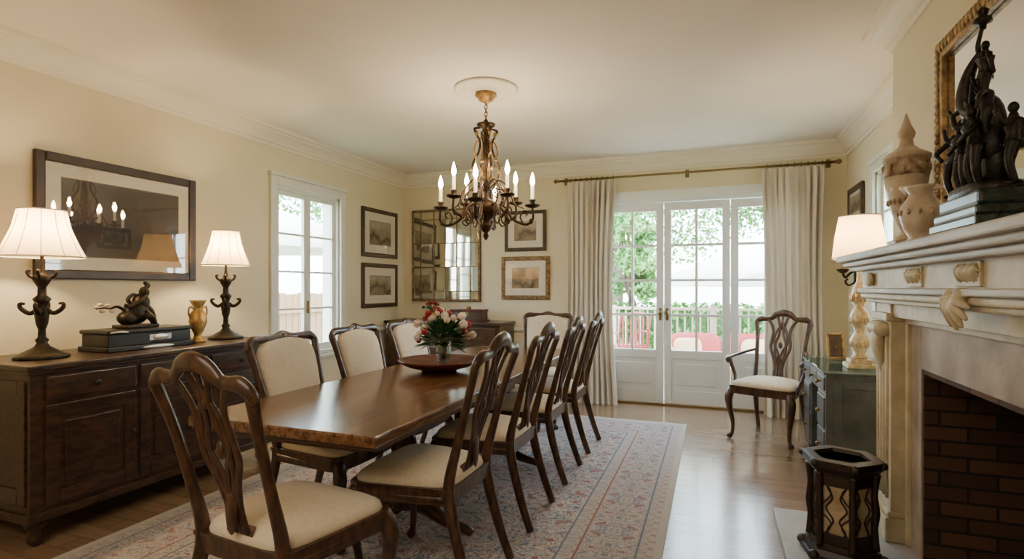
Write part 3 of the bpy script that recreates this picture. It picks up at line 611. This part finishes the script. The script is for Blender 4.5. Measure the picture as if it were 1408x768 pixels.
for k in range(8):
    a=k*pi/4+.2; ca,sa=math.cos(a),math.sin(a); R=.33 if k%2==0 else .26; zt=0 if k%2==0 else .05
    P=lambda r,z:(ca*r,sa*r,z)
    c.tube([P(.05,1.79),P(.10,1.83),P(.15,1.80),P(.19,1.73),P(R-.05,1.69+zt),P(R,1.72+zt),P(R+.005,1.77+zt),P(R,1.80+zt)],[.010,.010,.010,.010,.010,.010,.008,.008],iron,8)
    c.tube([P(R-.06,1.69+zt),P(R-.085,1.74+zt),P(R-.06,1.785+zt),P(R-.035,1.765+zt),P(R-.05,1.745+zt)],[.006,.007,.006,.005,.004],iron,8)
    c.tube([P(.12,1.83),P(.15,1.89),P(.11,1.94),P(.07,1.92),P(.09,1.89)],[.005,.006,.006,.005,.004],iron,8)
    c.tube([P(.14,1.79),P(.11,1.73),P(.14,1.69),P(.17,1.71),P(.155,1.73)],[.005,.006,.006,.005,.004],iron,8)
    c.tube([P(.03,1.95),P(.10,2.0),P(.17,1.93),P(.20,1.84),P(R-.06,1.80+zt)],[.004,.005,.005,.005,.004],iron,6)
    c.ell(P(R-.01,1.71+zt),(.016,.016,.02),iron,8,6)
    z=1.80+zt
    c.lathe([(.008,0),(.03,.006),(.05,.014),(.055,.024),(.048,.024),(.02,.018),(.018,.045),(.024,.055),(.02,.062),(.012,.062)],(ca*R,sa*R,z),iron,20)
    c.lathe([(.011,.06),(.0115,.15),(.008,.155)],(ca*R,sa*R,z),wax,12)
    c.lathe([(.0001,.153),(.008,.16),(.0155,.178),(.0155,.198),(.008,.228),(.0001,.252)],(ca*R,sa*R,z),flame,12)
    tips.append((cx+ca*R,cy+sa*R,z+.195))
co=c.done((cx,cy,0))
for p in tips: light('candle_light','POINT',(p[0],p[1],p[2]+.0),36,(1,.75,.46),.018,co)
# ------------------------------------------------------------ fireplace mantel
f=MB('fireplace_mantel'); H0=.046
f.box((.65,1.12,1.385),(BX-.001,3.48,1.42),shelfm,.008)
f.box((.675,1.145,1.36),(BX-.001,3.44,1.386),shelfm,.008); f.box((.70,1.17,1.335),(BX-.001,3.40,1.361),shelfm,.008)
f.box((.745,1.25,1.245),(BX-.001,3.33,1.336),mantelm,.003)
f.box((.715,1.24,1.222),(BX-.001,3.31,1.246),shelfm,.006); f.box((.73,1.25,1.195),(BX-.001,3.295,1.223),mantelm,.008); f.box((.75,1.26,1.175),(BX-.001,3.28,1.196),mantelm,.006)
f.box((.80,1.32,1.11),(BX-.001,3.26,1.176),mantelm,.003)
for y0,y1 in ((3.02,3.25),(1.35,1.58)):
    f.box((.79,y0,H0),(BX-.001,y1,1.176),mantelm,.004); f.box((.765,y0-.012,H0),(BX-.001,y1+.012,.16),mantelm,.006); f.box((.775,y0-.008,.16),(BX-.001,y1+.008,.19),mantelm,.01)
    f.box((.770,y0-.01,1.09),(BX-.001,y1+.01,1.13),mantelm,.006)
    for k in range(4):
        yy=y0+.045+k*(y1-y0-.09)/3; f.tube([(.788,yy,.24),(.788,yy,1.04)],(.010,.010),mantelm,8,sub=1)
    ym=(y0+y1)/2
    f.lathe([(.0001,-.09),(.032,-.088),(.038,-.05),(.032,0),(.038,.05),(.032,.088),(.0001,.09)],(.77,ym,1.05),mantelm,16,axis='y')
    f.tube([(.775,ym,1.05),(.765,ym,.98),(.775,ym,.90),(.785,ym,.84)],[(.055,.03),(.05,.028),(.04,.02),(.01,.008)],mantelm,10,side=(0,1,0))
    f.ell((.73,ym,1.29),(.02,.05,.036),mantelm)
def leafc(x,y,z,s):
    for k in range(-3,4):
        a=k*.42; f.tube([(x,y,z+.5*s),(x-.25*s,y+math.sin(a)*.45*s,z+.5*s-math.cos(a)*.35*s),(x-.1*s,y+math.sin(a)*.85*s,z+.5*s-math.cos(a)*.95*s)],[.16*s,.17*s,.04*s],mantelm,8)
    for q in (-1,1): f.ell((x-.12*s,y+q*.32*s,z+.55*s),(.2*s,.22*s,.2*s),mantelm,12,8)
    f.ell((x-.18*s,y,z+.3*s),(.14*s,.16*s,.3*s),mantelm,12,8)
leafc(.735,2.09,1.165,.11)
for yy in (2.53,2.05,1.5): 
    for q in (-.045,0,.045): leafc(.742,yy+q,1.287,.05)
    f.box((.736,yy-.085,1.252),(.75,yy+.085,1.33),mantelm,.003)
f.box((.862,fy1,H0),(BX-.001,3.02,1.11),slipm,.003).box((.862,1.58,H0),(BX-.001,fy0,1.11),slipm,.003).box((.862,fy0,fz),(BX-.001,fy1,1.11),slipm,.003)
f.box((.845,2.985,H0),(.88,3.02,1.11),mantelm,.006).box((.845,1.58,H0),(.88,1.615,1.11),mantelm,.006).box((.845,1.615,1.08),(.88,2.985,1.11),mantelm,.006)
f.done()
MB('hearth_slab').box((.31,1.2,.0),(BX-.002,3.28,.045),hearthm,.006).done()
m=MB('overmantel_mirror'); a0,a1,z0,z1=1.42,2.70,1.47,2.25; X=BX; mg=M('gilded_mirror_frame',(.46,.30,.12),.4,.55,col2=(.16,.095,.045),scale=26,bump=.4,bscale=60)
for (ya,yb_,za,zb) in ((a0,a0+.07,z0,z1),(a1-.07,a1,z0,z1),(a0+.07,a1-.07,z0,z0+.07),(a0+.07,a1-.07,z1-.07,z1)):
    m.box((X-.04,ya,za),(X-.001,yb_,zb),mg,.012)
for (ya,yb_,za,zb) in ((a0+.06,a0+.08,z0+.06,z1-.06),(a1-.08,a1-.06,z0+.06,z1-.06),(a0+.07,a1-.07,z0+.06,z0+.08),(a0+.07,a1-.07,z1-.08,z1-.06)):
    m.box((X-.043,ya,za),(X-.02,yb_,zb),mg,.004)
n=26
for k in range(n):
    z=z0+.03+(z1-z0-.06)*k/(n-1); m.ell((X-.041,a1-.03,z),(.007,.022,.014),mg,8,6); m.ell((X-.041,a0+.03,z),(.007,.022,.014),mg,8,6)
for k in range(40):
    y=a0+.03+(a1-a0-.06)*k/39; m.ell((X-.041,y,z1-.03),(.007,.015,.022),mg,8,6)
m.box((X-.02,a0+.07,z0+.07),(X-.012,a1-.07,z1-.07),mirrorm); m.done()
MZ=1.421
u=MB('lidded_urn')
u.box((-.055,-.055,0),(.055,.055,.03),porc,.004)
u.lathe([(.05,.03),(.045,.045),(.026,.06),(.022,.075),(.035,.10),(.055,.16),(.072,.24),(.082,.31)],(0,0,0),porc,32)
u.lathe([(.082,.31),(.086,.33),(.084,.38),(.088,.385)],(0,0,0),porc2,32)
u.lathe([(.088,.385),(.09,.40),(.075,.41),(.05,.425),(.028,.445),(.024,.47),(.03,.48),(.034,.50),(.02,.53),(.008,.57),(.0001,.59)],(0,0,0),porc,32)
for k in range(10):
    a=2*pi*k/10; u.ell((.085*math.cos(a),.085*math.sin(a),.345),(.008,.008,.018),porc2,8,6)
for k in range(20):
    a=2*pi*k/20; u.ell((.066*math.cos(a),.066*math.sin(a),.20),(.007,.007,.014),porc2,8,6)
u.done((.79,2.80,MZ))
u=MB('ceramic_pitcher')
u.lathe([(.0001,0),(.045,0),(.048,.01),(.04,.02),(.055,.05),(.070,.10),(.066,.14),(.045,.17),(.038,.185),(.05,.205),(.056,.215),(.05,.215),(.034,.19),(.0001,.15)],(0,0,0),porc,28)
u.tube([(0,-.045,.20),(0,-.09,.195),(0,-.10,.15),(0,-.085,.10),(0,-.066,.08)],[.008,.009,.008,.008,.006],porc,8)
u.tube([(0,.04,.20),(0,.065,.215),(0,.08,.225)],[.02,.014,.006],porc,8)
for k in range(12):
    a=2*pi*k/12; u.ell((.07*math.cos(a),.07*math.sin(a),.115),(.006,.008,.012),porc2,8,6)
u.done((.745,2.47,MZ),40)
g=MB('bronze_sculpture_group'); BB=blackbronze
g.box((-.085,-.17,0),(.085,.17,.03),marble,.006).box((-.078,-.155,.03),(.078,.155,.06),marble,.008).box((-.068,-.14,.06),(.068,.14,.105),marble,.01).ell((0,0,.11),(.072,.13,.03),BB,e=.7)
def fig(bx,by,bz,h,lean,arms,turn=0):
    T=Matrix.Translation((bx,by,bz))@Matrix.Rotation(turn,4,'Z')
    L=lambda *p:[(x*h,y*h,z*h) for x,y,z in p]
    for q in (-1,1):
        g.tube(L((.02,q*.07,0),(-.04,q*.10,.26),(0,q*.06,.5)),[.035*h,.05*h,.08*h],BB,8,T=T)
        g.ell((-.03*h,q*.07*h,.01*h),(.08*h,.035*h,.03*h),BB,8,6,T=T)
    g.tube(L((0,0,.44),(.01,lean*.3,.6),(0,lean*.7,.74),(0,lean,.80),(0,lean*1.05,.87)),[.11*h,.085*h,.12*h,.06*h,.035*h],BB,10,T=T)
    g.ell((0,lean*1.15*h,.93*h),(.055*h,.055*h,.07*h),BB,10,8,T=T)
    for q,(e,w) in zip((-1,1),arms):
        g.tube([(0,(lean+q*.11)*h,.77*h),(e[0]*h,(e[1])*h,e[2]*h),(w[0]*h,w[1]*h,w[2]*h)],[.045*h,.035*h,.026*h],BB,8,T=T)
        g.ell((w[0]*h,w[1]*h,w[2]*h),(.03*h,.03*h,.035*h),BB,8,6,T=T)
g.ell((.01,0,.19),(.05,.09,.10),BB).ell((.01,.0,.30),(.04,.055,.10),BB).ell((0,-.05,.24),(.04,.04,.06),BB).ell((-.01,.05,.22),(.045,.045,.06),BB)
fig(-.035,.10,.115,.24,-.1,(((-.1,-.2,.7),(-.15,-.25,.85)),((-.1,.2,.62),(-.12,.1,.5))),.3)
fig(-.045,.02,.115,.22,.1,(((-.12,-.15,.65),(-.16,0,.55)),((-.1,.25,.8),(-.1,.35,.95))),0)
fig(-.04,-.05,.115,.25,.1,(((-.12,-.15,.65),(-.16,0,.55)),((-.1,.25,.8),(-.1,.35,.95))),0)
fig(.02,-.115,.115,.23,.05,(((-.1,-.2,.7),(-.15,-.25,.85)),((-.1,.2,.62),(-.12,.1,.5))),-.4)
fig(-.02,.045,.25,.19,-.1,(((-.1,-.2,.7),(-.15,-.3,.95)),((-.1,.2,.62),(-.12,.3,.7))),.2)
fig(-.015,-.05,.25,.19,.15,(((-.1,-.2,.7),(-.15,-.25,.5)),((-.1,.2,.9),(-.12,.3,1.1))),-.2)
fig(0,.0,.36,.20,-.02,(((0,-.18,.65),(.05,-.14,.5)),((-.03,.14,.98),(0,.06,1.25))),0)
g.tube([(0,.02,.33),(-.02,.07,.40),(-.02,.05,.48),(0,.02,.54)],[.03,.028,.018,.008],BB)
g.lathe([(.008,.60),(.010,.615),(.024,.62),(.022,.632),(.010,.64),(.016,.655),(.0001,.67)],(0,.012,0),BB,12)
g.done((.757,1.99,MZ))
# ------------------------------------------------------------ hex lantern
l=MB('hexagonal_floor_lantern'); m=framebrown
def hexr(r0,z0,r1,z1,mat=m): l.lathe([(r0,z0),(r1,z1)],(0,0,0),mat,6,smooth=False)
for a in ((.175,0,.175,.025),(.165,.025,.15,.05),(.135,.05,.13,.075),(.128,.375,.135,.39),(.14,.39,.165,.415),(.165,.415,.168,.432)): hexr(*a)
l.lathe([(.168,.432),(.168,.445),(.15,.447),(.115,.447),(.11,.43),(.0001,.425)],(0,0,0),m,6,smooth=False)
l.lathe([(.112,.075),(.112,.376)],(0,0,0),amber,6,smooth=False)
for k in range(6):
    a=2*pi*k/6+pi/6; ca,sa=math.cos(a),math.sin(a)
    l.tube([(ca*.13,sa*.13,.06),(ca*.125,sa*.125,.15),(ca*.13,sa*.13,.22),(ca*.125,sa*.125,.30),(ca*.132,sa*.132,.39)],[.018,.014,.018,.014,.018],m,8)
    l.ell((ca*.16,sa*.16,.022),(.025,.025,.022),m,8,6); l.ell((ca*.155,sa*.155,.43),(.022,.022,.018),m,8,6)
    a2=a+pi/6; n=Vector((math.cos(a2),math.sin(a2),0)); t=Vector((-n.y,n.x,0)); rr=.112*math.cos(pi/6)+.006
    Q=lambda u,z:tuple(n*rr+t*u+Vector((0,0,z)))
    for sgn in (-1,1):
        l.tube([Q(0,.09),Q(sgn*.035,.13),Q(sgn*.012,.18),Q(sgn*.04,.23),Q(sgn*.015,.28),Q(sgn*.035,.33),Q(0,.37)],.0035,m,6)
        l.tube([Q(sgn*.055,.10),Q(sgn*.02,.16),Q(sgn*.05,.20)],.0032,m,6); l.tube([Q(sgn*.055,.35),Q(sgn*.02,.30),Q(sgn*.05,.25)],.0032,m,6)
    l.box((-.06,-.004,.075),(.06,.004,.12),m,.002,Matrix.Translation(n*rr)@Matrix.Rotation(math.atan2(t.y,t.x),4,'Z'))
    l.box((-.06,-.004,.33),(.06,.004,.376),m,.002,Matrix.Translation(n*rr)@Matrix.Rotation(math.atan2(t.y,t.x),4,'Z'))
l.done((.545,2.80,.047),8)
# ------------------------------------------------------------ desk
d=MB('painted_desk'); a0,a1,b0,b1=.67,1.17,3.88,4.70
d.box((a0,b0,.57),(a1,b1,.70),greypaint,.005)
for y0,y1 in ((b0,b0+.28),(b1-.28,b1)):
    d.box((a0,y0,.10),(a1,y1,.572),greypaint,.005)
    for x in (a0+.035,a1-.035):
        for yy in (y0+.035,y1-.035): d.tube([(x,yy,.12),(x,yy,.06),(x,yy,0)],[.025,.02,.014],greypaint,8)
    for z0,z1 in ((.13,.33),(.35,.55)): 
        d.box((a0-.01,y0+.025,z0),(a0+.01,y1-.025,z1),greypaint,.005); d.lathe([(.0001,-.03),(.012,-.026),(.012,-.014),(.005,-.01),(.005,0)],(a0-.008,(y0+y1)/2,(z0+z1)/2),brass,12,axis='x')
for y0,y1 in ((b0+.02,b0+.27),(b0+.29,b1-.29),(b1-.27,b1-.02)):
    d.box((a0-.01,y0,.595),(a0+.01,y1,.68),greypaint,.005); d.lathe([(.0001,-.03),(.012,-.026),(.012,-.014),(.005,-.01),(.005,0)],(a0-.008,(y0+y1)/2,.637),brass,12,axis='x')
d.box((a0+.04,b0-.008,.14),(a0+.09,b0+.005,.66),greypaint,.003).box((a1-.09,b0-.008,.14),(a1-.04,b0+.005,.66),greypaint,.003).box((a0+.09,b0-.008,.14),(a1-.09,b0+.005,.19),greypaint,.003).box((a0+.09,b0-.008,.61),(a1-.09,b0+.005,.66),greypaint,.003)
d.box((a0-.015,b0-.015,.70),(a1,b1+.015,.712),greypaint,.004); d.box((a0-.02,b0-.02,.713),(a1,b1+.02,.727),tglass,.003)
d.done()
l=MB('desk_lamp'); bl=M('beaded_gilt',(.56,.42,.22),.3,.5,col2=(.78,.66,.46),scale=40,bump=.5,bscale=80)
l.box((-.08,-.08,0),(.08,.08,.03),bl,.006).box((-.062,-.062,.03),(.062,.062,.06),bl,.006)
l.lathe([(.045,.06),(.05,.07),(.03,.09),(.052,.14),(.055,.18),(.035,.22),(.025,.235),(.045,.28),(.053,.33),(.042,.37),(.025,.39),(.042,.43),(.046,.48),(.03,.53),(.018,.56),(.010,.60),(.008,.68),(.008,.95),(.012,.97),(.006,1.0),(.0001,1.01)],(0,0,0),bl,20)
for z in (.16,.31,.455):
    for k in range(12):
        a=2*pi*k/12; l.ell((.050*math.cos(a),.050*math.sin(a),z),(.010,.010,.028),bl,6,5)
l.open_lathe([(.155,.71),(.14,.85),(.115,.985)],(0,0,0),shade,36)
for r0,z0 in ((.156,.71),(.116,.985)): l.tube([(r0*math.cos(2*pi*k/32),r0*math.sin(2*pi*k/32),z0) for k in range(33)],.004,fabric,6,sub=1)
for k in range(3):
    a=2*pi*k/3; l.tube([(0,0,.94),(.12*math.cos(a),.12*math.sin(a),.945)],.002,brass,5,sub=1)
l.ell((0,0,.80),(.022,.022,.035),bulbm,12,8)
LX,LY=.895,4.08
o=l.done((LX,LY,.728)); light('desk_lamp_light','POINT',(LX,LY,.728+.86),24,(1,.72,.42),.03,o)
p=MB('desk_photo_frame'); T=Matrix.Rotation(-.15,4,'X')
p.box((-.06,-.008,0),(.06,.008,.015),gold,.003,T).box((-.06,-.008,.175),(.06,.008,.19),gold,.003,T).box((-.06,-.008,0),(-.045,.008,.19),gold,.003,T).box((.045,-.008,0),(.06,.008,.19),gold,.003,T).box((-.05,-.003,.01),(.05,.003,.18),fr,0,T).box((-.01,.0,0),(.01,.05,.005),gold).tube([(0,.0,.10),(0,.05,.004)],.004,gold,6,sub=1)
p.done((.84,4.48,.731),20)
p=MB('wall_sconce_bracket'); p.tube([(1.198,5.6,1.40),(1.16,5.6,1.38),(1.12,5.6,1.34),(1.10,5.6,1.38)],.01,iron).lathe([(.02,0),(.045,.02),(.05,.035),(.01,.04)],(1.10,5.6,1.38),iron,16).box((1.19,5.57,1.28),(1.199,5.63,1.46),iron,.004).tube([(1.195,5.6,1.30),(1.15,5.6,1.27),(1.12,5.6,1.30),(1.14,5.6,1.33)],.008,iron); p.done()
# ------------------------------------------------------------ exterior
MB('garden_lawn').box((-30,-8,-.5),(25,45,-.35),grass).done()
MB('garden_deck').box((-5,YB+.21,-.14),(4,9.6,-.03),stone).box((-5,YB+.3,-.35),(-4.9,9.5,-.14),fencew).box((3.9,YB+.3,-.35),(4,9.5,-.14),fencew).box((-4.9,9.4,-.35),(3.9,9.5,-.14),fencew).done()
r=MB('deck_railing'); ry=9.3
for x in [ -4.8+1.6*i for i in range(6)]: r.box((x-.045,ry-.045,-.03),(x+.045,ry+.045,.95),railw,.005)
r.box((-4.85,ry-.05,.88),(3.3,ry+.05,.92),railw); r.box((-4.85,ry-.02,.08),(3.3,ry+.02,.13),railw)
x=-4.75
while x<3.2: r.box((x-.014,ry-.014,.13),(x+.014,ry+.014,.88),railw); x+=.12
r.done()
fn=MB('garden_fence'); y=-2
while y<14: fn.box((-7.02,y,-.35),(-6.98,y+.13,1.15+.02*math.sin(y*9)),fencew); y+=.15
fn.box((-6.98,-2,.0),(-6.93,14,.08),fencew).box((-6.98,-2,.8),(-6.93,14,.88),fencew).done()
def tree(name,x,y,h,R,n,seed,tk=1.0,lo=.45):
    rn=random.Random(seed); t=MB(name)
    t.tube([(0,0,-.345),(.1,.05,h*.3),(-.1,.1,h*.55),(.1,0,h*.8)],[.22*tk,.17*tk,.12*tk,.05*tk],bark,10)
    cl=[]
    for k in range(14):
        a=rn.uniform(0,2*pi); rr=R*rn.uniform(.2,.9); zz=h*rn.uniform(lo,1.05); c=Vector((rr*math.cos(a),rr*math.sin(a),zz)); cl.append(c)
        t.tube([(0,.05,h*rn.uniform(.3,.55)),tuple(c*.55+Vector((0,0,h*.28))),tuple(c)],[.08*tk,.05*tk,.015],bark,7)
    vs=[];fs=[]
    for i in range(n):
        c=rn.choice(cl); d=Vector((rn.gauss(0,1),rn.gauss(0,1),rn.gauss(0,.8))).normalized()*R*.42*rn.random()**.4; p=c+d
        u=Vector((rn.uniform(-1,1),rn.uniform(-1,1),rn.uniform(-1,1))).normalized(); w=u.cross(Vector((rn.uniform(-1,1),rn.uniform(-1,1),rn.uniform(-1,1)))).normalized(); s=rn.uniform(.05,.10)
        o=len(vs); vs+= [p-u*s,p+w*s*.5,p+u*s,p-w*s*.5]; fs.append([o,o+1,o+2,o+3])
    t.add(vs,fs,foliage,False); t.done((x,y,0))
tree('garden_tree',-2.9,17,5.4,2.6,9000,1); tree('garden_tree',2.6,17.5,5.4,2.6,9000,2); tree('garden_tree',-11,9.5,5.0,2.8,8000,3); tree('garden_tree',-11,15.5,5.2,3,7000,4); tree('garden_tree',-1.55,10.8,2.6,.55,3000,6,.35,.3)
hd=MB('garden_hedge'); rn=random.Random(4); vs=[];fs=[]
for i in range(9000):
    p=Vector((rn.uniform(-5,6),rn.uniform(12.0,12.9),rn.uniform(-.25,.9))); u=Vector((rn.uniform(-1,1),rn.uniform(-1,1),rn.uniform(-1,1))).normalized(); w=u.cross(Vector((0,.3,1))).normalized(); s=.09
    o=len(vs); vs+= [p-u*s,p+w*s*.5,p+u*s,p-w*s*.5]; fs.append([o,o+1,o+2,o+3])
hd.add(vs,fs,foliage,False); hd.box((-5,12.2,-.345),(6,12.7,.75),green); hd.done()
def umbrella(x,y,R,h,base):
    u=MB('patio_umbrella'); u.tube([(0,0,base),(0,0,h+.45)],.03,railw,8,sub=1); u.lathe([(.0001,base),(.28,base),(.28,base+.05),(.05,base+.08),(.04,base+.2),(.0001,base+.2)],(0,0,0),greypaint,16)
    u.open_lathe([(R,h-.16),(R,h),(R*.5,h+.26),(.02,h+.45)],(0,0,0),umb,8); u.done((x,y,0))
umbrella(.75,8.55,1.45,1.42,-.028); umbrella(-5.6,5.6,1.2,1.9,-.348)
s=MB('patio_sofa'); 
s.box((-.75,-.35,.12),(.75,.35,.2),railw,.01)
for x in (-.7,.7):
    for y in (-.3,.3): s.box((x-.035,y-.035,0),(x+.035,y+.035,.5 if y<0 else .62),railw,.005)
    s.box((x-.045,-.36,.48),(x+.045,.36,.52),railw,.005)
s.box((-.7,.30,.2),(.7,.34,.6),railw,.01)
for k in (-.35,.35): s.ell((k,-.02,.27),(.35,.32,.08),cush2,20,10,.4,.6).ell((k,.23,.48),(.34,.07,.2),cush,20,10,.5,.5)
s.ell((-.45,.1,.45),(.18,.07,.17),cush2,16,10,.5).ell((.4,.08,.45),(.2,.07,.17),cush2,16,10,.5).done((.15,7.4,-.028),8)
rd=M('red_patio_metal',(.42,.07,.07),.5)
for (x,y,rz) in ((-1.15,7.9,30),(-2.0,8.3,-60)):
    p=MB('patio_chair')
    for q in (-1,1):
        p.tube([(q*.22,.22,0),(q*.22,.2,.42)],.014,rd,8,sub=1).tube([(q*.22,-.26,0),(q*.22,-.2,.42),(q*.22,-.28,.88)],.014,rd,8).tube([(q*.22,-.22,.62),(q*.25,.0,.64),(q*.22,.2,.6),(q*.22,.2,.42)],.012,rd,8)
    p.box((-.23,-.22,.41),(.23,.22,.44),rd,.01)
    for k in range(7): p.box((-.19+k*.06,-.272,.46),(-.17+k*.06,-.262,.86),rd)
    p.tube([(-.22,-.28,.88),(0,-.29,.92),(.22,-.28,.88)],.016,rd,8).tube([(-.22,-.25,.46),(.22,-.25,.46)],.012,rd,8,sub=1); p.done((x,y,-.024),rz)
# ------------------------------------------------------------ lights / world
light('rear_fill_light','AREA',(-1.2,-.6,CH-.06),62,(1,.84,.66),2.6,rot=(0,0,0),sy=1.6)  # added soft fill behind the camera, no real ceiling fixture
sun=light('sun','SUN',(3,-5,12),11.0,(1,.96,.90),rot=(math.radians(38),math.radians(12),0)); sun.data.angle=.02
wd=bpy.data.worlds.new('sky_world'); scene.world=wd; wd.use_nodes=True; nt=wd.node_tree; bg=nt.nodes['Background']
sk=nt.nodes.new('ShaderNodeTexSky')
try:
    sk.sky_type='NISHITA'; sk.sun_disc=False; sk.sun_elevation=math.radians(50); sk.sun_rotation=math.radians(180)
except Exception: pass
mx=nt.nodes.new('ShaderNodeMixRGB'); mx.inputs[0].default_value=.6; mx.inputs[2].default_value=(6.9,7.7,8.6,1)
nt.links.new(sk.outputs[0],mx.inputs[1]); nt.links.new(mx.outputs[0],bg.inputs[0]); bg.inputs[1].default_value=2.9
# ------------------------------------------------------------ camera
cd=bpy.data.cameras.new('camera'); co=bpy.data.objects.new('camera',cd); scene.collection.objects.link(co)
cd.sensor_width=36; cd.lens=741/1408*36; cd.shift_y=11/1408; cd.clip_start=.02
co.location=(0,0,1.25*K); co.rotation_euler=(pi/2,0,math.atan2(276,741))
scene.camera=co
